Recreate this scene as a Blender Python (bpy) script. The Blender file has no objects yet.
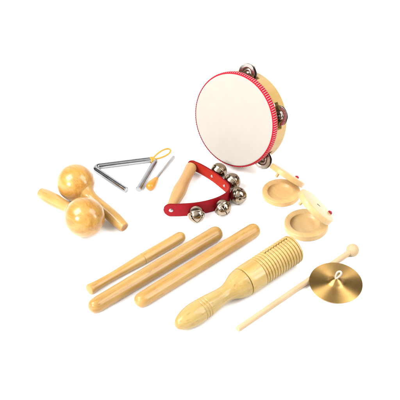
# Children's percussion set on a white studio surface (Blender 4.5)
import bpy, bmesh, math, random
from mathutils import Vector, Matrix
random.seed(7)
R = math.radians
PI = math.pi
scene = bpy.context.scene
col = scene.collection

# ------------------------------------------------------------------ camera
K = 1 / 647.0                 # metres per reference unit on the table
D = 3.5                       # camera distance
EL = R(40)
FWD = Vector((0, math.cos(EL), -math.sin(EL)))
RIGHT = Vector((1, 0, 0))
UP = Vector((0, math.sin(EL), math.cos(EL)))
CAM = -FWD * D
cd = bpy.data.cameras.new('camera')
cam = bpy.data.objects.new('camera', cd)
col.objects.link(cam)
cam.matrix_world = Matrix.Translation(CAM) @ Matrix((RIGHT, UP, -FWD)).transposed().to_4x4()
cd.sensor_width = 36
cd.lens = 36 * D / (400 * K)
cd.clip_start, cd.clip_end = 0.05, 100
scene.camera = cam


def spot(px, py, z=0.0):
    """where the table set-up has this mark, at height z (metres)"""
    d = FWD * D + RIGHT * ((px - 200) * K) + UP * ((200 - py) * K)
    t = (z - CAM.z) / d.z
    return CAM + d * t


def near(p):
    return (p - CAM).dot(FWD) / D


# ------------------------------------------------------------------ materials
def new_mat(name):
    m = bpy.data.materials.new(name)
    m.use_nodes = True
    return m, m.node_tree.nodes, m.node_tree.links, m.node_tree.nodes['Principled BSDF']


def plain(name, c, rough=0.5, metal=0.0, coat=0.0, bump=0.0, bscale=400, var=0.0, spec=0.4):
    if name != 'white_sweep':
        c = tuple(v * 0.9 for v in c)
    m, n, l, b = new_mat(name)
    b.inputs['Base Color'].default_value = (*c, 1)
    b.inputs['Roughness'].default_value = rough
    b.inputs['Metallic'].default_value = metal
    b.inputs['Coat Weight'].default_value = coat
    b.inputs['Coat Roughness'].default_value = 0.12
    if not metal:
        b.inputs['Specular IOR Level'].default_value = spec
    tc = n.new('ShaderNodeTexCoord')
    if var:
        nz = n.new('ShaderNodeTexNoise')
        nz.inputs['Scale'].default_value = bscale * 0.2
        nz.inputs['Detail'].default_value = 5
        l.new(tc.outputs['Object'], nz.inputs['Vector'])
        mx = n.new('ShaderNodeMix'); mx.data_type = 'RGBA'
        mx.inputs[6].default_value = (*[v * (1 - var) for v in c], 1)
        mx.inputs[7].default_value = (*[min(1, v * (1 + var)) for v in c], 1)
        l.new(nz.outputs['Fac'], mx.inputs[0])
        l.new(mx.outputs[2], b.inputs['Base Color'])
        mr = n.new('ShaderNodeMapRange')
        mr.inputs['To Min'].default_value = max(0.02, rough * (1 - var * 2))
        mr.inputs['To Max'].default_value = rough * (1 + var * 2)
        l.new(nz.outputs['Fac'], mr.inputs['Value'])
        l.new(mr.outputs['Result'], b.inputs['Roughness'])
    if bump:
        n2 = n.new('ShaderNodeTexNoise')
        n2.inputs['Scale'].default_value = bscale
        n2.inputs['Detail'].default_value = 4
        l.new(tc.outputs['Object'], n2.inputs['Vector'])
        bp = n.new('ShaderNodeBump')
        bp.inputs['Strength'].default_value = bump
        bp.inputs['Distance'].default_value = 0.0006
        l.new(n2.outputs['Fac'], bp.inputs['Height'])
        l.new(bp.outputs['Normal'], b.inputs['Normal'])
    return m


def wood(name, light, dark, along='Z', rough=0.35, coat=0.3, scale=1.0, knots=0.25, contrast=1.0):
    light = tuple(v * 0.9 for v in light); dark = tuple(v * 0.88 for v in dark)
    """turned hardwood: soft growth bands, fine fibre and a few darker flecks running along one local axis"""
    m, n, l, b = new_mat(name)
    tc = n.new('ShaderNodeTexCoord')
    oi = n.new('ShaderNodeObjectInfo')
    off = n.new('ShaderNodeVectorMath'); off.operation = 'SCALE'
    off.inputs[0].default_value = (3.1, 5.7, 2.3)
    l.new(oi.outputs['Random'], off.inputs['Scale'])
    add = n.new('ShaderNodeVectorMath'); add.operation = 'ADD'
    l.new(tc.outputs['Object'], add.inputs[0]); l.new(off.outputs[0], add.inputs[1])

    def stretched(s_across, s_along):
        mp = n.new('ShaderNodeMapping')
        s = [s_across] * 3
        s['XYZ'.index(along)] = s_along
        mp.inputs['Scale'].default_value = s
        l.new(add.outputs[0], mp.inputs['Vector'])
        return mp.outputs['Vector']
    bands = n.new('ShaderNodeTexNoise')
    bands.inputs['Scale'].default_value = 1
    bands.inputs['Detail'].default_value = 3
    bands.inputs['Distortion'].default_value = 0.6
    l.new(stretched(130 * scale, 11 * scale), bands.inputs['Vector'])
    fibre = n.new('ShaderNodeTexNoise')
    fibre.inputs['Scale'].default_value = 1
    fibre.inputs['Detail'].default_value = 4
    l.new(stretched(900 * scale, 22 * scale), fibre.inputs['Vector'])
    fleck = n.new('ShaderNodeTexNoise')
    fleck.inputs['Scale'].default_value = 1
    fleck.inputs['Detail'].default_value = 2
    l.new(stretched(420 * scale, 55 * scale), fleck.inputs['Vector'])
    cloud = n.new('ShaderNodeTexNoise')
    cloud.inputs['Scale'].default_value = 28 * scale
    cloud.inputs['Detail'].default_value = 2
    l.new(add.outputs[0], cloud.inputs['Vector'])

    def math_(op, a, bb):
        q = n.new('ShaderNodeMath'); q.operation = op
        for i, v in enumerate((a, bb)):
            if isinstance(v, (int, float)):
                q.inputs[i].default_value = v
            else:
                l.new(v, q.inputs[i])
        return q.outputs[0]
    f = math_('ADD', math_('MULTIPLY', bands.outputs['Fac'], 0.55),
              math_('ADD', math_('MULTIPLY', fibre.outputs['Fac'], 0.25), math_('MULTIPLY', cloud.outputs['Fac'], 0.3)))
    rp = n.new('ShaderNodeValToRGB')
    rp.color_ramp.elements[0].position = 0.55 - 0.2 / contrast
    rp.color_ramp.elements[1].position = 0.55 + 0.2 / contrast
    rp.color_ramp.elements[0].color = (*dark, 1)
    rp.color_ramp.elements[1].color = (*light, 1)
    l.new(f, rp.inputs['Fac'])
    fr = n.new('ShaderNodeMapRange')
    fr.inputs['From Min'].default_value = 0.62
    fr.inputs['From Max'].default_value = 0.74
    fr.inputs['To Max'].default_value = knots
    l.new(fleck.outputs['Fac'], fr.inputs['Value'])
    mx = n.new('ShaderNodeMix'); mx.data_type = 'RGBA'
    mx.inputs[7].default_value = (*[v * 0.45 for v in dark], 1)
    l.new(fr.outputs['Result'], mx.inputs[0])
    l.new(rp.outputs['Color'], mx.inputs[6])
    hv_ = n.new('ShaderNodeHueSaturation')
    tone = n.new('ShaderNodeMapRange')                     # no two pieces of timber are quite the same
    tone.inputs['To Min'].default_value = 0.94
    tone.inputs['To Max'].default_value = 1.08
    l.new(oi.outputs['Random'], tone.inputs['Value'])
    l.new(tone.outputs['Result'], hv_.inputs['Value'])
    l.new(mx.outputs[2], hv_.inputs['Color'])
    l.new(hv_.outputs['Color'], b.inputs['Base Color'])
    b.inputs['Roughness'].default_value = rough
    b.inputs['Specular IOR Level'].default_value = 0.3
    b.inputs['IOR'].default_value = 1.35
    b.inputs['Coat IOR'].default_value = 1.38
    b.inputs['Coat Weight'].default_value = coat
    b.inputs['Coat Roughness'].default_value = 0.17
    bp = n.new('ShaderNodeBump')
    bp.inputs['Strength'].default_value = 0.12
    bp.inputs['Distance'].default_value = 0.0004
    l.new(fibre.outputs['Fac'], bp.inputs['Height'])
    l.new(bp.outputs['Normal'], b.inputs['Normal'])
    return m


M = {}
M['clave'] = wood('clave_wood', (0.395, 0.248, 0.084), (0.29, 0.152, 0.036), rough=0.34, coat=0.3, knots=0.5, contrast=1.05)
M['maraca'] = wood('maraca_wood', (0.455, 0.272, 0.075), (0.30, 0.125, 0.018), rough=0.28, coat=0.7, scale=0.6, knots=0.3, contrast=1.35)
M['maraca_handle'] = wood('maraca_handle_wood', (0.415, 0.258, 0.086), (0.30, 0.15, 0.033), rough=0.32, coat=0.45, knots=0.5, contrast=1.2)
M['endgrain'] = plain('end_grain_wood', (0.25, 0.12, 0.035), 0.5, var=0.3, bscale=2500)
M['guiro'] = wood('guiro_wood', (0.405, 0.292, 0.108), (0.318, 0.195, 0.05), rough=0.34, coat=0.35, scale=0.8, knots=0.45, contrast=1.2)
M['castanet'] = wood('castanet_wood', (0.51, 0.34, 0.15), (0.43, 0.255, 0.095), along='Y', rough=0.4, coat=0.25, knots=0.1)
M['castanet_pale'] = wood('pale_castanet_wood', (0.485, 0.338, 0.16), (0.42, 0.268, 0.108), along='Y', rough=0.4, coat=0.25, knots=0.1)
M['mallet'] = wood('mallet_wood', (0.44, 0.33, 0.20), (0.36, 0.248, 0.132), rough=0.55, coat=0.0, knots=0.1)
M['bellhandle'] = wood('bell_handle_wood', (0.43, 0.26, 0.108), (0.335, 0.175, 0.06), rough=0.38, coat=0.2, knots=0.2)
M['hoop'] = wood('hoop_wood', (0.46, 0.31, 0.11), (0.36, 0.215, 0.062), along='Z', rough=0.35, coat=0.25, scale=0.5, knots=0.05, contrast=0.7)
M['skin'] = plain('drum_skin', (0.332, 0.30, 0.262), 0.6, bump=0.2, bscale=260, var=0.045)
M['braid_red'] = plain('red_braid', (0.37, 0.006, 0.018), 0.65, spec=0.1, bump=0.4, bscale=2500, var=0.15)
M['braid_white'] = plain('white_braid', (0.48, 0.29, 0.28), 0.65, bump=0.4, bscale=2500)
M['leather'] = plain('red_leather', (0.245, 0.004, 0.009), 0.55, spec=0.12, bump=0.5, bscale=700, var=0.28)
M['leather_back'] = plain('red_leather_back', (0.28, 0.016, 0.007), 0.7, spec=0.08, bump=0.6, bscale=800, var=0.3)
M['leather_edge'] = plain('red_leather_cut_edge', (0.15, 0.005, 0.007), 0.75, bump=0.6, bscale=1800, var=0.3, spec=0.08)
M['chrome'] = plain('chromed_steel', (0.36, 0.36, 0.37), 0.15, 1.0, var=0.22, bscale=500)
M['steel'] = plain('brushed_steel', (0.40, 0.385, 0.38), 0.32, 1.0, var=0.15, bscale=900)
M['nickel'] = plain('jingle_nickel', (0.43, 0.385, 0.35), 0.2, 1.0, var=0.2, bscale=350, bump=0.1)
M['bell'] = plain('pale_brass', (0.325, 0.255, 0.185), 0.16, 1.0, var=0.2, bscale=350, bump=0.06)
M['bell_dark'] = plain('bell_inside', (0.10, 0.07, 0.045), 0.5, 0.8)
M['pellet'] = plain('pellet_brass', (0.45, 0.27, 0.10), 0.3, 1.0)
M['yellow'] = plain('yellow_plastic', (0.44, 0.185, 0.010), 0.4, coat=0.2, var=0.06, bscale=600)
M['cord_yellow'] = plain('yellow_cord', (0.50, 0.235, 0.022), 0.6, bump=0.5, bscale=2500)
M['cord_red'] = plain('red_elastic', (0.30, 0.006, 0.02), 0.6, bump=0.5, bscale=2500)
M['cord_white'] = plain('white_cord', (0.42, 0.375, 0.31), 0.7, bump=0.6, bscale=2500)
M['stamp'] = plain('brown_stamp', (0.16, 0.075, 0.03), 0.6, var=0.3, bscale=4000)
M['white'] = plain('white_sweep', (0.88, 0.88, 0.88), 0.75)

# brass with lathe-turned rings (anisotropic about the disc's axis)
m, n, l, b = new_mat('turned_brass')
b.inputs['Base Color'].default_value = (0.34, 0.2, 0.06, 1)
b.inputs['Metallic'].default_value = 1
b.inputs['Roughness'].default_value = 0.42
b.inputs['Anisotropic'].default_value = 0.92
b.inputs['Anisotropic Rotation'].default_value = 0.25
tg = n.new('ShaderNodeTangent'); tg.direction_type = 'RADIAL'; tg.axis = 'Z'
l.new(tg.outputs['Tangent'], b.inputs['Tangent'])
tc = n.new('ShaderNodeTexCoord')
ln = n.new('ShaderNodeVectorMath'); ln.operation = 'MULTIPLY'
ln.inputs[1].default_value = (1, 1, 0)
l.new(tc.outputs['Object'], ln.inputs[0])
le = n.new('ShaderNodeVectorMath'); le.operation = 'LENGTH'
l.new(ln.outputs[0], le.inputs[0])
nz = n.new('ShaderNodeTexNoise'); nz.noise_dimensions = '1D'
nz.inputs['Scale'].default_value = 1100; nz.inputs['Detail'].default_value = 6
l.new(le.outputs['Value'], nz.inputs['W'])
bp = n.new('ShaderNodeBump'); bp.inputs['Strength'].default_value = 0.5; bp.inputs['Distance'].default_value = 0.0002
l.new(nz.outputs['Fac'], bp.inputs['Height']); l.new(bp.outputs['Normal'], b.inputs['Normal'])
cl = n.new('ShaderNodeTexNoise'); cl.inputs['Scale'].default_value = 60; cl.inputs['Detail'].default_value = 4
l.new(tc.outputs['Object'], cl.inputs['Vector'])
mx = n.new('ShaderNodeMix'); mx.data_type = 'RGBA'
mx.inputs[6].default_value = (0.35, 0.205, 0.064, 1); mx.inputs[7].default_value = (0.49, 0.31, 0.108, 1)
l.new(cl.outputs['Fac'], mx.inputs[0]); l.new(mx.outputs[2], b.inputs['Base Color'])
M['brass'] = m


# ------------------------------------------------------------------ builders
def obj(name, bm, mats, parent=None, smooth=True, angle=40):
    me = bpy.data.meshes.new(name)
    bmesh.ops.recalc_face_normals(bm, faces=bm.faces)
    if smooth:
        for f in bm.faces:
            f.smooth = True
        for e in bm.edges:
            if len(e.link_faces) == 2 and e.calc_face_angle(0) > R(angle):
                e.smooth = False
    bm.to_mesh(me); bm.free()
    for mm in (mats if isinstance(mats, (list, tuple)) else [mats]):
        me.materials.append(mm)
    o = bpy.data.objects.new(name, me)
    col.objects.link(o)
    if parent:
        o.parent = parent
    return o


def tag(o, label, cat, group=None):
    o['label'] = label; o['category'] = cat
    if group:
        o['group'] = group
    return o


def thing(name, label, cat, mat, group=None):
    o = bpy.data.objects.new(name, None)
    o.empty_display_size = 0.01
    col.objects.link(o)
    o.matrix_world = mat
    return tag(o, label, cat, group)


def copy_thing(src, mat, label):
    c = src.copy(); col.objects.link(c); c.matrix_world = mat; c['label'] = label
    for ch in list(src.children):
        d = ch.copy(); col.objects.link(d); d.parent = c
        for g in list(ch.children):
            e = g.copy(); col.objects.link(e); e.parent = d
    return c


def frame(p, z, x=None, s=1.0):
    """matrix with local Z along z (and local X as near x as it goes)"""
    z = z.normalized()
    x = Vector(x) if x is not None else Vector((0, 0, 1))
    x = x - z * x.dot(z)
    if x.length < 1e-6:
        x = Vector((1, 0, 0)) - z * z.x
    x.normalize()
    y = z.cross(x)
    m = Matrix((x, y, z)).transposed().to_4x4()
    return Matrix.Translation(p) @ m @ Matrix.Scale(s, 4)


def crom(pts, n=8):
    """Catmull-Rom through points (tuples of any size)"""
    out = []
    for i in range(len(pts) - 1):
        p0 = pts[max(0, i - 1)]; p1 = pts[i]; p2 = pts[i + 1]; p3 = pts[min(len(pts) - 1, i + 2)]
        for k in range(n):
            t = k / n
            out.append(tuple(0.5 * (2 * b + (c - a) * t + (2 * a - 5 * b + 4 * c - d) * t * t + (3 * b - a - 3 * c + d) * t ** 3)
                             for a, b, c, d in zip(p0, p1, p2, p3)))
    out.append(tuple(pts[-1]))
    return out


def lathe(prof, seg=64, bm=None, mat=0, end_mat=None, close=False):
    """prof: (radius, z) list; zero radius closes to a pole"""
    bm = bm or bmesh.new()
    rings = []
    for r, z in prof:
        if r < 1e-7:
            rings.append([bm.verts.new((0, 0, z))])
        else:
            rings.append([bm.verts.new((r * math.cos(2 * PI * i / seg), r * math.sin(2 * PI * i / seg), z)) for i in range(seg)])
    pairs = list(zip(rings, rings[1:]))
    if close:
        pairs.append((rings[-1], rings[0]))
    for k, (a, b) in enumerate(pairs):
        for i in range(seg):
            j = (i + 1) % seg
            if len(a) == 1 and len(b) == 1:
                continue
            if len(a) == 1:
                f = bm.faces.new((a[0], b[j], b[i]))
            elif len(b) == 1:
                f = bm.faces.new((a[i], a[j], b[0]))
            else:
                f = bm.faces.new((a[i], a[j], b[j], b[i]))
            f.material_index = mat
            if end_mat and k in end_mat[0]:
                f.material_index = end_mat[1]
    return bm


def tube(pts, r, seg=14, bm=None, closed=False, mat=0, flat_caps=True):
    bm = bm or bmesh.new()
    pts = [Vector(p) for p in pts]
    n = len(pts)
    rad = r if callable(r) else (lambda t: r)
    rings = []
    prev = None
    for i, p in enumerate(pts):
        if closed:
            t = (pts[(i + 1) % n] - pts[i - 1]).normalized()
        else:
            t = (pts[min(n - 1, i + 1)] - pts[max(0, i - 1)]).normalized()
        if prev is None:
            a = Vector((0, 0, 1)) if abs(t.z) < 0.9 else Vector((1, 0, 0))
            u = t.cross(a).normalized()
        else:
            u = (prev - t * prev.dot(t)).normalized()
        prev = u
        v = t.cross(u)
        rr = rad(i / max(1, n - 1))
        rings.append([bm.verts.new(p + (u * math.cos(2 * PI * k / seg) + v * math.sin(2 * PI * k / seg)) * rr) for k in range(seg)])
    for a, b in list(zip(rings, rings[1:])) + ([(rings[-1], rings[0])] if closed else []):
        for k in range(seg):
            f = bm.faces.new((a[k], a[(k + 1) % seg], b[(k + 1) % seg], b[k])); f.material_index = mat
    if not closed:
        for ring in (rings[0], rings[-1]):
            f = bm.faces.new(ring); f.material_index = mat
    return bm


def px(prof):
    return [(a * K, b * K) for a, b in prof]


def arc(cr, cz, r, a0, a1, n=6):
    return [(cr + r * math.cos(R(a0 + (a1 - a0) * i / n)), cz + r * math.sin(R(a0 + (a1 - a0) * i / n))) for i in range(n + 1)]


# ------------------------------------------------------------------ the surface
bm = bmesh.new()
S = 3.0
# a white sweep: flat table running up into a gentle curve behind
rows = [(-S, 0), (1.2, 0)] + [(1.2 + 0.9 * math.sin(R(a)), 0.9 - 0.9 * math.cos(R(a))) for a in range(6, 91, 6)] + [(2.1, 2.6)]
prev = None
for y, z in rows:
    cur = [bm.verts.new((-S, y, z)), bm.verts.new((S, y, z))]
    if prev:
        bm.faces.new((prev[0], prev[1], cur[1], cur[0]))
    prev = cur
o = obj('floor', bm, M['white'])
o['kind'] = 'structure'

# ------------------------------------------------------------------ tambourine
TR, TD = 47.5 * K, 25.0 * K
nrm = Vector((-0.588, -0.737, 0.335)).normalized()
uu = Vector((0, 0, 1)).cross(nrm).normalized()
hz = TR * math.cos(math.asin(nrm.z)) + TD * nrm.z + 0.0004
tc_ = spot(233.7, 120.0, hz)
tm = frame(tc_, nrm, uu, near(tc_))
tm.translation.z = hz * 1.0
tamb = thing('tambourine', 'wooden tambourine with cream drum skin and red braided edge, standing upright', 'tambourine', tm)
JA = [96, 25, -41.5, -145]
SLOT = 17.0                                   # half length of a slot along the hoop, in degrees
NA, wall = 360, 5.0 * K
zl = [-TD, -TD + 8.5 * K, -TD + 15.5 * K, -1.5 * K]


def gap(i, j):
    if j != 1:
        return False
    a = i + 0.5
    return any(abs((a - x + 180) % 360 - 180) < SLOT for x in JA)


bm = bmesh.new()
vc = {}


def hv(i, j, s):
    key = (i % NA, j, s)
    if key not in vc:
        r = TR - 0.6 * K - (wall if s else 0)
        a = 2 * PI * (i % NA) / NA
        vc[key] = bm.verts.new((r * math.cos(a), r * math.sin(a), zl[j]))
    return vc[key]


for i in range(NA):
    for j in range(3):
        if gap(i, j):
            continue
        for s in (0, 1):
            bm.faces.new((hv(i, j, s), hv(i + 1, j, s), hv(i + 1, j + 1, s), hv(i, j + 1, s)))
        if j == 0 or gap(i, j - 1):
            bm.faces.new((hv(i, j, 0), hv(i + 1, j, 0), hv(i + 1, j, 1), hv(i, j, 1)))
        if j == 2 or gap(i, j + 1):
            bm.faces.new((hv(i, j + 1, 0), hv(i + 1, j + 1, 0), hv(i + 1, j + 1, 1), hv(i, j + 1, 1)))
        if gap((i - 1) % NA, j):
            bm.faces.new((hv(i, j, 0), hv(i, j + 1, 0), hv(i, j + 1, 1), hv(i, j, 1)))
        if gap((i + 1) % NA, j):
            bm.faces.new((hv(i + 1, j, 0), hv(i + 1, j + 1, 0), hv(i + 1, j + 1, 1), hv(i + 1, j, 1)))
hoop = obj('hoop', bm, M['hoop'], tamb)
bv = hoop.modifiers.new('soft edges', 'BEVEL'); bv.width = 0.0006; bv.segments = 2; bv.limit_method = 'ANGLE'
# drum skin: flat disc turning over the rim
sk = [(0, 0)] + [(TR * q, 0) for q in (0.3, 0.6, 0.85, 0.93)] + [(TR - 1.3 * K + 1.0 * K * math.sin(R(a)), -1.0 * K + 1.0 * K * math.cos(R(a))) for a in range(0, 91, 15)] + [(TR - 0.3 * K, -3 * K)]
obj('drum_skin', lathe(sk, 180), M['skin'], tamb)
# braid: red band with slanting pale stitches
bm = bmesh.new()
NP = 128
layers = [(0.15, -0.55), (-0.3, 0.3), (-1.4, 0.85), (-2.6, 1.0), (-3.6, 1.0), (-4.6, 1.0), (-5.8, 0.95), (-7.0, 0.75), (-7.6, 0.25)]
sub = 4
rows = []
for li, (z, dr) in enumerate(layers):
    row = []
    for i in range(NP * sub):
        ph = i % sub
        slant = 0.55 * (li - 3.5) / 3.5
        a = 2 * PI * (i + slant * 1.6) / (NP * sub)
        lump = 0.35 * K if (ph in (1, 2) and 1 <= li <= 6) else 0
        r = TR + dr * K * 0.9 + lump
        row.append(bm.verts.new((r * math.cos(a), r * math.sin(a), z * K)))
    rows.append(row)
for li in range(len(layers) - 1):
    for i in range(NP * sub):
        j = (i + 1) % (NP * sub)
        f = bm.faces.new((rows[li][i], rows[li][j], rows[li + 1][j], rows[li + 1][i]))
        f.material_index = 1 if (i % sub == 1 and 1 <= li <= 5) else 0
obj('braid', bm, [M['braid_red'], M['braid_white']], tamb, angle=75)
# jingles: two cupped discs on a pin in each slot
jp = crom([(1.2, 0.0), (2.2, 1.7), (4.2, 2.2), (5.4, 1.0), (6.4, 0.35), (9.3, 0.1), (10.0, 0.0)], 5)
jp = [(r, z) for r, z in jp] + [(10.25, -0.35)] + [(r, z - 0.5) for r, z in reversed(jp)]
zc = (zl[1] + zl[2]) / 2
jm = None
for k, a in enumerate(JA):
    ca = Vector((math.cos(R(a)), math.sin(R(a)), 0))
    pb = lathe(px([(0, -6.2), (0.8, -6.0), (0.8, 6.0), (0, 6.2)]), 12)
    pn = obj('jingle_pin', pb, M['steel'], tamb)
    pn.location = ca * (TR - (1.6 if k < 3 else 3.6) * K) + Vector((0, 0, zc))
    for sg in (1, -1):
        if jm is None:
            jo = obj('jingle', lathe(px(jp), 48, close=True), M['nickel'], tamb); jm = jo.data
        else:
            jo = bpy.data.objects.new('jingle', jm); col.objects.link(jo); jo.parent = tamb
        tilt = (random.uniform(-9, 9), random.uniform(-9, 9))
        jo.location = ca * (TR + (-0.6 if k < 3 else -3.6) * K + random.uniform(-.3, .5) * K) + Vector((0, 0, zc + sg * 1.3 * K))
        jo.rotation_euler = (R(tilt[0]) + (PI if sg > 0 else 0), R(tilt[1]), 0)

# ------------------------------------------------------------------ triangle, its loop and its beater
rr = 2.85 * K
Lc, Rc = spot(91.6, 166.8, rr), spot(157.3, 158.6, rr)
e1, e2 = spot(126.6, 190.2, rr), spot(138.2, 189.6, rr)


def corner(a, c, b, rad, n=10):
    d1 = (a - c).normalized(); d2 = (b - c).normalized()
    ang = d1.angle(d2)
    t = rad / math.tan(ang / 2)
    ctr = c + (d1 + d2).normalized() * (rad / math.sin(ang / 2))
    p1, p2 = c + d1 * t, c + d2 * t
    v1, v2 = p1 - ctr, p2 - ctr
    sw = v1.angle(v2)
    ax = v1.cross(v2).normalized()
    return [ctr + Matrix.Rotation(sw * i / n, 3, ax) @ v1 for i in range(n + 1)]


path = [e1] + corner(e1, Lc, Rc, 4.2 * K) + corner(Lc, Rc, e2, 4.2 * K) + [e2]
base = Vector(((Lc.x + Rc.x + e1.x) / 3, (Lc.y + Rc.y + e1.y) / 3, 0))
tri = thing('triangle', 'silver steel triangle open at one corner with yellow hanging loop', 'triangle', Matrix.Translation(base))
bm = tube([p - base for p in path], rr, 28)
# soften the two sawn ends
o = obj('steel_rod', bm, M['chrome'], tri)
bv = o.modifiers.new('soft edges', 'BEVEL'); bv.width = 0.0008; bv.segments = 3; bv.limit_method = 'ANGLE'
c0 = corner(Lc, Rc, e2, 4.2 * K)[5] - base
tip = spot(170.5, 149.5, 7 * K) - base
ax = tip - c0
side = Vector((0, 0, 1)).cross(ax).normalized() * 0.75 + Vector((0, 0, 0.55))
side.normalize()
side = (side - ax.normalized() * side.dot(ax.normalized())).normalized()
lp = []
for i in range(40):
    t = 2 * PI * i / 40
    along = 0.5 - 0.5 * math.cos(t)
    w = math.sin(t) * 4.0 * K * (0.55 + 0.45 * along)
    lp.append(c0 + ax * (along * 1.0 - 0.02) + side * w + Vector((0, 0, rr * 0.9)) * (1 - along))
bm = tube(lp, 0.9 * K, 10, closed=True)
# turns of the loop round the rod
tdir = ((Lc - Rc).normalized() + (e2 - Rc).normalized() * 0.4).normalized()
for q in (-1.3, 0.1, 1.5):
    ctr = c0 + (Lc - Rc).normalized() * (1.5 * K + q * K) + Vector((0, 0, 0))
    a1 = Vector((0, 0, 1)); a2 = (Lc - Rc).normalized().cross(a1)
    a3 = (Lc - Rc).normalized()
    bm = tube([ctr + (a1 * math.cos(2 * PI * i / 24) + a2 * math.sin(2 * PI * i / 24)) * (rr + 0.5 * K) + a3 * (0.5 * K * math.sin(2 * PI * i / 24)) for i in range(24)], 0.85 * K, 8, bm=bm, closed=True)
obj('hanging_loop', bm, M['cord_yellow'], tri)

p0, p1 = spot(148.6, 188.6, 4.2 * K), spot(173.8, 156.6, 1.8 * K)
ln_ = (p1 - p0).length
beat = thing('triangle_beater', 'thin silver rod with yellow plastic grip beside the triangle', 'beater', frame(p0, p1 - p0))
f = ln_ / (41 * K)
obj('metal_rod', lathe([(0, ln_)] + [(1.3 * K, ln_ - 0.1 * K), (1.6 * K, ln_ - 0.6 * K), (1.6 * K, 10 * K)], 24), M['steel'], beat)
obj('grip', lathe(px([(r, z * f) for r, z in crom([(0, 0), (2.2, 0.25), (3.9, 1.6), (4.35, 4), (3.9, 7), (2.9, 10.2), (2.35, 12.3), (1.9, 12.9), (1.5, 13)], 6)]), 40), M['yellow'], beat)

# ------------------------------------------------------------------ jingle-bell handle
hh = 8.0 * K
plan = [(187.6, 163.8), (190.5, 164.6), (193.5, 165.6), (200, 168.4), (207, 172.3), (214, 177.0), (221, 182.4), (226.6, 187.2), (229.4, 191.6), (228.4, 196.3),
        (223.5, 200.3), (215.5, 204.0), (205, 207.0), (193.5, 208.9), (182, 209.8), (171, 210.0), (163.5, 209.4)]
P = [spot(x, y, hh) for x, y in plan]
base = spot(195, 200, 0)
bells = thing('jingle_bell_handle', 'red leather strap of round brassy bells looped onto a turned wooden handle', 'hand bells', Matrix.Translation(base))
sp = [Vector(p) for p in crom([tuple(p) for p in P], 8)]
bm = bmesh.new()
th, hw = 0.75 * K, 7.9 * K
N = len(sp)
cum = [0]
for a, b in zip(sp, sp[1:]):
    cum.append(cum[-1] + (b - a).length)
tot = cum[-1]
mid = sum(sp, Vector()) / N
rings = []
norms = []
for i, p in enumerate(sp):
    t = (sp[min(N - 1, i + 1)] - sp[max(0, i - 1)]).normalized()
    o_ = Vector((0, 0, 1)).cross(t).normalized()        # outward side
    norms.append(-o_ if o_.dot(p - mid) < 0 else o_)
for i, p in enumerate(sp):
    o_ = norms[i]
    d = min(cum[i], tot - cum[i])
    wide = 1.0 - 0.2 * max(0.0, 1 - cum[i] / (tot * 0.5)) ** 0.6          # the strap narrows towards its far end
    h = hw * wide
    if d < hw:                                        # rounded strap ends
        h = hw * wide * math.sqrt(max(0.0, 1 - (1 - d / hw) ** 2)) + 0.15 * K
    q = p - base
    c = []
    for (a, z) in ((th, h - 0.5 * K), (th * 0.5, h), (-th * 0.5, h), (-th, h - 0.5 * K), (-th, -h + 0.5 * K), (-th * 0.5, -h), (th * 0.5, -h), (th, -h + 0.5 * K)):
        z = max(-h, min(h, z))
        c.append(bm.verts.new(q + o_ * a + Vector((0, 0, z))))
    rings.append(c)
for a, b in zip(rings, rings[1:]):
    for k in range(8):
        f = bm.faces.new((a[k], a[(k + 1) % 8], b[(k + 1) % 8], b[k]))
        f.material_index = 1 if k == 3 else (0 if k == 7 else 2)
bm.faces.new(rings[0]); bm.faces.new(rings[-1])
obj('strap', bm, [M['leather'], M['leather_back'], M['leather_edge']], bells, angle=35)
# handle between the strap ends
h0, h1 = spot(191.8, 166.0, hh), spot(170.6, 208.6, hh)
L_ = (h1 - h0).length / K
hp = crom([(0, 0.8), (4.6, 0.8), (5.5, 1.5), (5.9, 4), (5.6, L_ * .2), (5.9, L_ * .38), (6.8, L_ * .54), (6.8, L_ * .62), (6.0, L_ * .78), (5.2, L_ * .9), (5.1, L_ - 1.8), (4.2, L_ - 1), (0, L_ - 1)], 6)
ho = obj('handle', lathe(px(hp), 48), M['bellhandle'], bells)
ho.matrix_basis = Matrix.Translation(-base) @ frame(h0, h1 - h0)


def stud(name, p, nrm_, r, parent, mat):
    prof = px([(0, 0.9), (r * .45, 0.82), (r * .8, 0.55), (r, 0.1), (r, -0.3)])
    o = obj(name, lathe(prof, 24), mat, parent)
    o.matrix_basis = frame(p, nrm_)
    return o


axis = (h1 - h0).normalized()
i0 = min(range(N), key=lambda i: (sp[i] - h1).length)
stud('screw', sp[i0] - base + norms[i0] * th, norms[i0], 2.2, bells, M['steel'])
i1 = min(range(N), key=lambda i: (sp[i] - h0).length)
stud('screw', sp[i1] - base + norms[i1] * th, norms[i1], 2.2, bells, M['steel'])

# a jingle bell: slit cross at its outer pole (+Z), crown at -Z
RB = 8.5 * K


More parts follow.
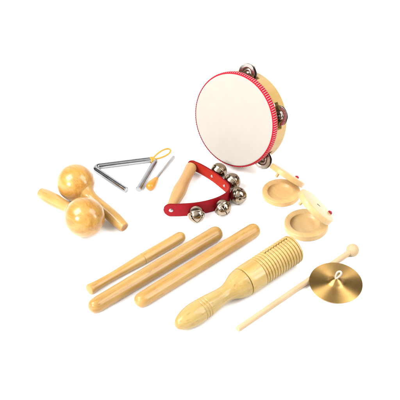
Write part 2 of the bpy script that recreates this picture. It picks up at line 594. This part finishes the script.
def bell_mesh():
    bm = bmesh.new()
    w = 0.42 * K
    m_ = 10
    th0 = math.asin(w * 1.42 / RB)
    the = R(72)
    T1 = [th0 + (the - th0) * i / 16 for i in range(17)]

    def pt(t, ph):
        r = RB
        x, y, z = r * math.sin(t) * math.cos(ph), r * math.sin(t) * math.sin(ph), r * math.cos(t)
        return Vector((x, y, z * 1.0))
    rows_q = []
    for q in range(4):
        rows_ = []
        for t in T1:
            wid = w if t < the - 0.001 else w
            dl = math.asin(min(0.7071, wid / (RB * math.sin(t))))
            # round drilled hole at the end of each slit
            e = (the - t) * RB
            if 0 < e < 2.2 * K or t >= the - 1e-6:
                hr = 1.0 * K
                dd = abs(e - 1.1 * K)
                ww = math.sqrt(max(0, hr * hr - dd * dd)) if dd < hr else 0
                dl = max(dl, math.asin(min(0.7, ww / (RB * math.sin(t))))) if t < the - 1e-6 else math.asin(0.2 * w / RB)
            rows_.append([bm.verts.new(pt(t, q * PI / 2 + dl + (PI / 2 - 2 * dl) * k / m_)) for k in range(m_ + 1)])
        for a, b in zip(rows_, rows_[1:]):
            for k in range(m_):
                bm.faces.new((a[k], a[k + 1], b[k + 1], b[k]))
        rows_q.append(rows_)
    ring = [v for q in range(4) for v in rows_q[q][-1]]
    prevr = ring
    n_ = len(ring)
    phs = [math.atan2(v.co.y, v.co.x) for v in ring]
    # seam bead where the two halves are pressed together, then the crown half
    for t, s in [(80, 1.0), (86, 1.0), (88, 1.03), (91, 1.045), (94, 1.03), (96, 1.0), (104, 1), (115, 1), (126, 1), (137, 1), (148, 1), (158, 1), (168, 1)]:
        cur = [bm.verts.new(Vector((RB * s * math.sin(R(t)) * math.cos(ph), RB * s * math.sin(R(t)) * math.sin(ph), RB * math.cos(R(t))))) for ph in phs]
        for k in range(n_):
            bm.faces.new((prevr[k], prevr[(k + 1) % n_], cur[(k + 1) % n_], cur[k]))
        prevr = cur
    bm.faces.new(prevr)
    return bm


bell_px = [(195.6, 211.4), (222.9, 208.2), (238.2, 195.6), (232.8, 181.2), (218.6, 171.2)]
spin = [45, 20, 75, 30, 60]
bmesh_bell = None
for k, (x, y) in enumerate(bell_px):
    c = spot(x, y, RB * 1.01)
    i = min(range(N), key=lambda i: (sp[i] - Vector((c.x, c.y, hh))).length)
    out = Vector((c.x - sp[i].x, c.y - sp[i].y, 0)).normalized()
    c = Vector((sp[i].x, sp[i].y, 0)) + out * (RB * 1.0 + th) + Vector((0, 0, RB * 1.01))
    tiltz = [-0.55, -0.25, 0.1, 0.2, 0.25][k]
    axd = (out + Vector((0, 0, tiltz)) + Vector((0.25, -0.1, 0)) * (0 if k else 0)).normalized()
    if bmesh_bell is None:
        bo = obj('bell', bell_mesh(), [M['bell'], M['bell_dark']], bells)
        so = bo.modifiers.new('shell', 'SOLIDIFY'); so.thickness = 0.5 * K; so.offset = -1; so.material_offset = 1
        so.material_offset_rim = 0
        bmesh_bell = bo
        pe = obj('pellet', lathe(px([(2.6 * math.sin(R(a)), -2.6 * math.cos(R(a))) for a in range(0, 181, 15)]), 20), M['pellet'], bo)
        pe.location = (1.5 * K, 1 * K, 1.5 * K)
    else:
        bo = bmesh_bell.copy(); col.objects.link(bo); bo.parent = bells
        pe = bmesh_bell.children[0].copy(); col.objects.link(pe); pe.parent = bo
        pe.location = (random.uniform(-2, 2) * K, random.uniform(-2, 2) * K, 2 * K)
    bo.matrix_basis = frame(c - base, axd, (0, 0, 1)) @ Matrix.Rotation(R(spin[k]), 4, 'Z')
    # rivet holding the bell, its head on the inner face of the strap
    inn = -norms[i] if norms[i].dot(out) > 0 else norms[i]
    stud('rivet', sp[i] - base + inn * th, inn, 1.7, bells, M['steel'])

# ------------------------------------------------------------------ castanets
CR, CT = 22.0 * K, 6.4 * K


def shell_mesh(seed=0):
    """round wooden shell, flat back at z=0, hollow in its face at z=CT; hinge side at +X"""
    prof = [(0, 0)] + [(CR - 1.4 * K, 0)] + arc(CR - 1.4 * K, 1.4 * K, 1.4 * K, -90, 0, 5)[1:] + arc(CR - 0.9 * K, CT - 0.9 * K, 0.9 * K, 0, 90, 4)
    prof += [(17.5 * K, CT), (15.0 * K, CT), (14.7 * K, CT - 0.2 * K), (14.4 * K, CT - 0.8 * K), (13.6 * K, CT - 1.9 * K), (12.3 * K, CT - 2.9 * K), (10.5 * K, CT - 3.5 * K), (8 * K, CT - 3.9 * K), (5 * K, CT - 4.2 * K), (2.5 * K, CT - 4.3 * K), (0, CT - 4.3 * K)]
    bm = lathe(prof, 96)
    for v in bm.verts:
        if v.co.z > CT * 0.28:
            r = math.hypot(v.co.x, v.co.y) / CR
            if r < 0.93:
                v.co.x -= 2.4 * K * (1 - (r / 0.93) ** 3)
    return bm


def castanet(mat, wood_m, label, opening, first=None):
    t = thing('castanet', label, 'castanet', mat, 'pair of wooden castanets')
    lo = obj('lower_shell', shell_mesh(), wood_m, t)
    hi = obj('upper_shell', shell_mesh(), wood_m, t)
    # upper shell: mirrored face down, swung open about the hinge edge
    flip = Matrix.Translation((0, 0, 2 * CT + 0.3 * K)) @ Matrix.Rotation(PI, 4, 'X')
    hinge = Matrix.Translation((CR - 0.8 * K, 0, CT)) @ Matrix.Rotation(R(opening), 4, 'Y') @ Matrix.Translation((-CR + 0.8 * K, 0, -CT))
    hi.matrix_basis = hinge @ flip
    pg = obj('stop_peg', lathe(px([(0, 4.6), (1.2, 4.5), (1.7, 3.9), (1.75, 0), (1.75, -0.6)]), 24), wood_m, hi)
    pg.location = (-17.8 * K, 0, CT)
    # elastic cord: through holes by the hinge, knotted on the outer face
    hm = hinge @ flip
    A = hm @ Vector((CR - 4.2 * K, 2.0 * K, -0.6 * K)); B = hm @ Vector((CR - 4.2 * K, -2.0 * K, -0.6 * K))
    top = hm @ Vector((CR - 1.0 * K, 0, -1.0 * K))
    edge = hm @ Vector((CR + 0.7 * K, 0, CT * 0.5))
    low = Vector((CR + 0.8 * K, 0, CT * 0.45)); und = Vector((CR - 1.0 * K, 0, 0.4 * K))
    bm = tube([Vector(p) for p in crom([tuple(hm @ Vector((CR - 3.5 * K, 0, 0.5 * K))), tuple(hm @ Vector((CR - 2.2 * K, 0, -0.7 * K))), tuple(top), tuple(edge), tuple((edge + low) / 2 + Vector((0.6 * K, 0, 0))), tuple(low), tuple(und)], 6)], 0.75 * K, 10)
    kn = hm @ Vector((CR - 2.6 * K, 0, -0.9 * K))
    for dx, dy, dz, r in ((0, 0, 0, 1.5), (0.9, 1.0, 0.1, 1.1), (-0.6, -1.1, 0.1, 1.15), (0.3, -0.2, -0.7, 1.0)):
        mt = Matrix.Translation(hm @ Vector((CR - 2.6 * K + dx * K, dy * K, -0.7 * K + dz * K)))
        bmesh.ops.create_uvsphere(bm, u_segments=16, v_segments=10, radius=r * K, matrix=mt)
    obj('cord', bm, M['cord_red'], t)
    return t, hi


cB = spot(306.3, 222.6, CT)
cB = Vector((cB.x, cB.y, 0.0003))
sB = near(cB)
tB, hiB = castanet(Matrix.Translation(cB) @ Matrix.Rotation(math.atan2(.323, .946), 4, 'Z') @ Matrix.Scale(sB, 4), M['castanet_pale'],
                   'paler front castanet resting open, brown mark on its upper shell', 47)
cA = spot(281.2, 190.8, CT * 0.87)
cA = Vector((cA.x, cA.y, 0.0003))
tA, hiA = castanet(Matrix.Translation(cA) @ Matrix.Rotation(R(42), 4, 'Z') @ Matrix.Scale(0.87, 4), M['castanet'],
                   'golden castanet just below the tambourine, its upper shell seen edge on', 46)
# burnt brown mark on the outer face of the front one
bm = bmesh.new()
pts = []
for i in range(28):
    a = 2 * PI * i / 28
    q = 1 + 0.12 * math.sin(3 * a) + 0.08 * math.sin(5 * a + 1)
    pts.append((2.6 * K * math.cos(a) * q + 1.5 * K, 1.5 * K * math.sin(a) * q - 0.5 * K))
v0 = [bm.verts.new((x, y, -0.0001)) for x, y in pts]
v1 = [bm.verts.new((x, y, 0.0002)) for x, y in pts]
bm.faces.new(v0)
bm.faces.new(v1[::-1])
for i in range(28):
    bm.faces.new((v0[i], v0[(i + 1) % 28], v1[(i + 1) % 28], v1[i]))
obj('brown_mark', bm, M['stamp'], hiB)

# ------------------------------------------------------------------ maracas
MR = 19.0
hl = 77.0


def maraca(mat, label, hk=1.0):
    t = thing('maraca', label, 'maraca', mat, 'pair of wooden maracas')
    ball = [(0, -MR)] + [(MR * math.sin(R(a)), -MR * math.cos(R(a))) for a in range(4, 157, 4)]
    obj('rattle_head', lathe(px(ball + [(0, 15.5)]), 96), M['maraca'], t)
    hs = lambda q: [(r_, 16.4 + (z_ - 16.4) * hk) for r_, z_ in q]
    hp = crom([(8.9, 16.4), (7.4, 18.9), (6.0, 22.5), (5.3, 27), (5.4, 33), (5.9, 42), (6.4, 52), (6.45, 60), (6.0, 67), (5.2, 73)], 6) + arc(4.2, 73.6, 1.0, 0, 90, 5)
    k = len(hp)
    hp = hs(hp +  [(2.6, 74.6), (2.4, 74.3), (1.0, 74.25), (0, 74.25)])
    bm = lathe(px(hp), 48, end_mat=((k - 1, k, k + 1, k + 2), 1))
    obj('handle', bm, [M['maraca_handle'], M['endgrain']], t)
    return t


def maraca_frame(head_px, tail_px, zt, zs=1.0):
    a = spot(*head_px, MR * K * zs); b = spot(*tail_px, zt * K)
    s = near(a)
    d = b - a
    return frame(a, d, (0.3, 0.2, 1), 1.0)


mt1 = maraca_frame((75.6, 182.6), (125.6, 228.4), 6)
ma1 = maraca(mt1, 'glossy wooden maraca behind, its flat handle end pointing towards the sticks')
mt2 = maraca_frame((84.5, 217.0), (40.5, 192.4), 6.5, 1.05)
ma2 = maraca(mt2 @ Matrix.Scale(1.05, 4), 'glossy wooden maraca in front, its handle pointing away to the left', 0.88)

# ------------------------------------------------------------------ rhythm sticks
def stick_profile(L, r):
    return [(0, 0)] + arc(r * 0.55, r * 0.42, r * 0.45, -90, 0, 8)[0:] + [(r, r * 0.9), (r, L * .25), (r, L * .5), (r, L * .75), (r, L - r * 1.0)] + \
        [(r * math.cos(R(a)) ** 0.8 if a < 90 else 0, L - r * 1.0 + r * 0.92 * math.sin(R(a))) for a in range(10, 91, 10)]


def place_stick(name, a, b, r, prof, label, cat, group, mat):
    p0, p1 = spot(*a, r * K), spot(*b, r * K)
    L = (p1 - p0).length / K
    pr = prof(L)
    o = obj(name, lathe(px(pr), 64), mat)
    o.matrix_world = frame(p0, p1 - p0)
    return tag(o, label, cat, group)


def full(r):
    def f(L):
        a = [(0, 0), (r * .35, 0.05 * r), (r * .6, .16 * r), (r * .8, .36 * r), (r * .93, .65 * r), (r * .99, 1.0 * r), (r, 1.35 * r)]
        z = [(q, L - w * .9) for q, w in reversed(a)]
        return crom(a, 4) + [(r * 1.01, L * .3), (r * 1.01, L * .55), (r, L * .8)] + crom(z, 4)
    return f


place_stick('rhythm_stick', (90.0, 308.8), (220.4, 230.8), 7.5, full(7.5), 'thick round ended rhythm stick in the middle of the three sticks', 'rhythm stick', 'thick plain rhythm sticks', M['clave'])
place_stick('rhythm_stick', (136.4, 303.2), (257.8, 227.8), 7.4, full(7.4), 'thick round ended rhythm stick nearest the ribbed scraper', 'rhythm stick', 'thick plain rhythm sticks', M['clave'])


def thin(L):
    r = 5.7
    a = [(0, 0), (3.9, 0.05), (5.0, .5), (5.5, 1.6), (5.35, 3.5)]
    b = crom([(5.35, 3.5), (4.75, L * .08), (4.35, L * .17), (4.35, L * .26), (4.7, L * .37), (5.2, L * .47), (5.6, L * .545)], 6)
    g = [(5.62, L * .55), (5.15, L * .553), (5.1, L * .556), (5.62, L * .559)]
    c = [(r, L * .6), (r, L * .8), (r, L - r * 1.25)]
    z = [(r * math.cos(R(q)), L - r * 1.25 + r * 1.2 * math.sin(R(q))) for q in range(10, 90, 10)] + [(0, L)]
    return a[:1] + a[1:4] + b + g + c + z


place_stick('wooden_beater', (88.8, 290.0), (184.6, 234.6), 5.5, thin, 'thin wooden beater with a narrowed grip and one ring groove', 'beater', None, M['clave'])

# ------------------------------------------------------------------ guiro
a0, a1 = spot(176.2, 326.2, 11.0 * K), spot(293.2, 248.7, 15.8 * K)
Lg = (a1 - a0).length
g = Lg / 139.0                                            # metres along the axis per profile step
gs = near((a0 + a1) / 2)
gq = thing('ribbed_scraper', 'wooden guiro scraper with ribbed barrel and turned handle', 'scraper', frame(a0, a1 - a0, (0, 0, 1)))
GR = 15.7 * K * gs


def gp(prof):
    return [(r * K * gs, z * g) for r, z in prof]


hprof = crom([(0, 0), (2.6, 0.35), (5.2, 1.9), (7.8, 5.5), (9.8, 10.5), (11.1, 16), (11.6, 22), (11.5, 26)], 6)
for c in (27.6, 30.6, 33.6):
    rr_ = 11.45 - (c - 27) * 0.07
    hprof += [(rr_, c - 0.75), (rr_ - 0.6, c - 0.3), (rr_ - 0.6, c + 0.0), (rr_, c + 0.6)]
hprof += crom([(10.9, 35.5), (10.2, 41), (9.2, 48), (8.7, 54), (9.0, 59), (10.4, 63.5), (12.6, 68), (14.3, 72), (15.1, 76), (15.1, 77.6)], 6)
hprof += [(13.6, 78.0)]
obj('handle', lathe(gp(hprof), 72), M['guiro'], gq)
# barrel: ribs, and a long sound slot along one side
bprof = [(12.8, 78.3)] + arc(14.7, 79.6, 1.0, -90, 0, 4) + [(15.7, 85), (15.7, 94.6)]
gz0, pitch, nr = 95.0, 3.22, 13
for k in range(nr):
    z0 = gz0 + k * pitch
    for q in range(11):
        u = q / 10
        v = 2 * u - 1
        bprof.append((14.15 + 1.5 * max(0, 1 - abs(v) ** 2.4) ** 0.55, z0 + u * pitch * 0.999))
zend = gz0 + nr * pitch
bprof += [(15.3, zend + 0.2)] + arc(14.0, zend + 0.9, 1.4, 0, 90, 5) + [(11.2, zend + 2.3), (11.0, zend + 1.7), (10.9, zend - 20), (10.9, 100), (0, 100)]
SEG = 192
bm = bmesh.new()
prf = gp(bprof)
# direction of the slot: from facing the camera, turned towards the upper left flank
M_ = frame(a0, a1 - a0, (0, 0, 1)).to_3x3().inverted()
vl = M_ @ (-FWD); va = math.atan2(vl.y, vl.x)
upv = M_ @ (UP - RIGHT * 0.6); ua = math.atan2(upv.y, upv.x)
sgn = 1 if ((ua - va + PI) % (2 * PI) - PI) > 0 else -1
slot_a = va + sgn * R(56)
inner = 11.0 * K * gs
angs = []
hwid = 0.8 * K * gs / GR
for i in range(SEG):
    angs.append(slot_a + hwid + (2 * PI - 2 * hwid) * i / (SEG - 1))
rings = []
for r, z in prf:
    if r < 1e-7:
        rings.append([bm.verts.new((0, 0, z))])
        continue
    rings.append([bm.verts.new((r * math.cos(a), r * math.sin(a), z)) for a in angs])
sl0, sl1 = 106.5 * g, 134.5 * g
for (a, b), (pa, pb_) in zip(zip(rings, rings[1:]), zip(prf, prf[1:])):
    for i in range(SEG):
        j = (i + 1) % SEG
        if len(b) == 1:
            bm.faces.new((a[i], a[j], b[0])); continue
        is_slot = (i == SEG - 1) and min(pa[1], pb_[1]) > sl0 and max(pa[1], pb_[1]) < sl1 and pa[0] > inner * 1.02
        if is_slot:
            continue
        bm.faces.new((a[i], a[j], b[j], b[i]))
# slot walls
for i in (0, SEG - 1):
    outer = [rr0[i] for rr0, p in zip(rings, prf) if len(rr0) > 1 and sl0 < p[1] < sl1 and p[0] > inner * 1.02]
    sgnv = []
    for v in outer:
        ang = angs[i]
        sgnv.append(bm.verts.new((inner * math.cos(ang), inner * math.sin(ang), v.co.z)))
    for q in range(len(outer) - 1):
        bm.faces.new((outer[q], outer[q + 1], sgnv[q + 1], sgnv[q]))
obj('ribbed_barrel', bm, M['guiro'], gq, angle=55)

# ------------------------------------------------------------------ mallet and cymbal
p0, p1 = spot(237.6, 329.2, 2.75 * K), spot(350, 251.8, 4.4 * K)
ml = thing('mallet', 'pale wooden mallet with a ball head, lying partly under the brass cymbal', 'mallet', frame(p0, p1 - p0))
L = (p1 - p0).length
obj('shaft', lathe([(0, 0), (2.35 * K, 0), (2.75 * K, 0.5 * K), (2.75 * K, L * .3), (2.75 * K, L * .6), (2.75 * K, L)], 32), M['mallet'], ml)
hd = [(0, -6.3)] + [(6.35 * math.sin(R(a)), -6.35 * math.cos(R(a))) for a in range(6, 180, 6)] + [(0, 6.35)]
ho = obj('ball_head', lathe(px(hd), 48), M['mallet'], ml)
ho.location = (0, 0, (spot(354.2, 249.6, 6.35 * K) - p0).dot((p1 - p0).normalized()))

CY = 26.9
cn = Vector((0.085, -0.12, 0.99)).normalized()
tl = math.acos(cn.z)
cz = CY * K * math.sin(tl) + 0.0008
cc = spot(335.9, 282.7, cz)
cy = thing('finger_cymbal', 'small round brass cymbal with white cord loop', 'cymbal', frame(cc, cn, (1, 0, 0), near(cc)))
top = crom([(CY, 0.0), (24, 0.4), (18.5, 0.95), (13, 1.4), (9.2, 1.85), (7.4, 2.7), (6.0, 4.3), (4.0, 5.9), (1.8, 6.5), (1.0, 6.6)], 6)
prof = top + [(1.0, 6.3)] + [(r, z - 0.55) for r, z in reversed(top)][1:-1] + [(CY - 0.05, -0.45)]
obj('brass_disc', lathe(px(prof), 128, close=True), M['brass'], cy)
lp = []
for i in range(36):
    t = 2 * PI * i / 36
    h = 0.5 - 0.5 * math.cos(t)
    w = math.sin(t) * 2.9 * (0.35 + 0.65 * h)
    lp.append(Vector((w * 0.9 + 3.2 * h - 0.8, -w * 0.35 + 1.5 * h, 6.2 + h * 9.2)) * K)
bm = tube(lp, 1.1 * K, 12, closed=True)
bmesh.ops.create_uvsphere(bm, u_segments=16, v_segments=10, radius=1.35 * K, matrix=Matrix.Translation((0, 0, 7.3 * K)))
obj('cord_loop', bm, M['cord_white'], cy)

# ------------------------------------------------------------------ studio light
w = bpy.data.worlds.new('World'); scene.world = w; w.use_nodes = True
nt = w.node_tree
bg = nt.nodes['Background']
tcw = nt.nodes.new('ShaderNodeTexCoord')
dp = nt.nodes.new('ShaderNodeVectorMath'); dp.operation = 'DOT_PRODUCT'
dp.inputs[1].default_value = Vector((-0.25, -0.45, 0.86)).normalized()      # the white tent hangs overhead and in front
nt.links.new(tcw.outputs['Generated'], dp.inputs[0])
rp = nt.nodes.new('ShaderNodeValToRGB')
e = rp.color_ramp.elements
e[0].position = 0.0; e[0].color = (0.07, 0.07, 0.07, 1)
e[1].position = 0.9; e[1].color = (1, 1, 1, 1)
ne = e.new(0.62); ne.color = (0.06, 0.06, 0.06, 1)
ne = e.new(0.80); ne.color = (0.75, 0.75, 0.75, 1)
nt.links.new(dp.outputs['Value'], rp.inputs['Fac'])
nt.links.new(rp.outputs['Color'], bg.inputs['Color'])
bg.inputs['Strength'].default_value = 1.0


def softbox(name, loc, target, sx_, sy_, power, c=(1, 1, 1)):
    ld = bpy.data.lights.new(name, 'AREA')
    ld.shape = 'RECTANGLE'; ld.size = sx_; ld.size_y = sy_; ld.energy = power; ld.color = c
    o = bpy.data.objects.new(name, ld); col.objects.link(o)
    d = (Vector(target) - Vector(loc)).normalized()
    o.rotation_euler = d.to_track_quat('-Z', 'Y').to_euler()
    o.location = loc
    return o


softbox('softbox', (-1.45, -0.45, 1.75), (0, 0, 0), 1.1, 1.3, 64)
softbox('softbox', (1.5, -0.35, 1.75), (0, 0, 0), 1.1, 1.3, 34)
softbox('softbox', (-1.5, -1.5, 0.85), (0, 0, 0), 0.62, 0.58, 32)
softbox('softbox', (1.9, -0.7, 0.8), (0, 0, 0), 0.4, 0.75, 14)

scene.render.engine = 'CYCLES'
scene.cycles.max_bounces = 10
scene.view_settings.view_transform = 'Standard'
scene.view_settings.look = 'None'
scene.view_settings.exposure = 0.5
scene.view_settings.gamma = 1.0
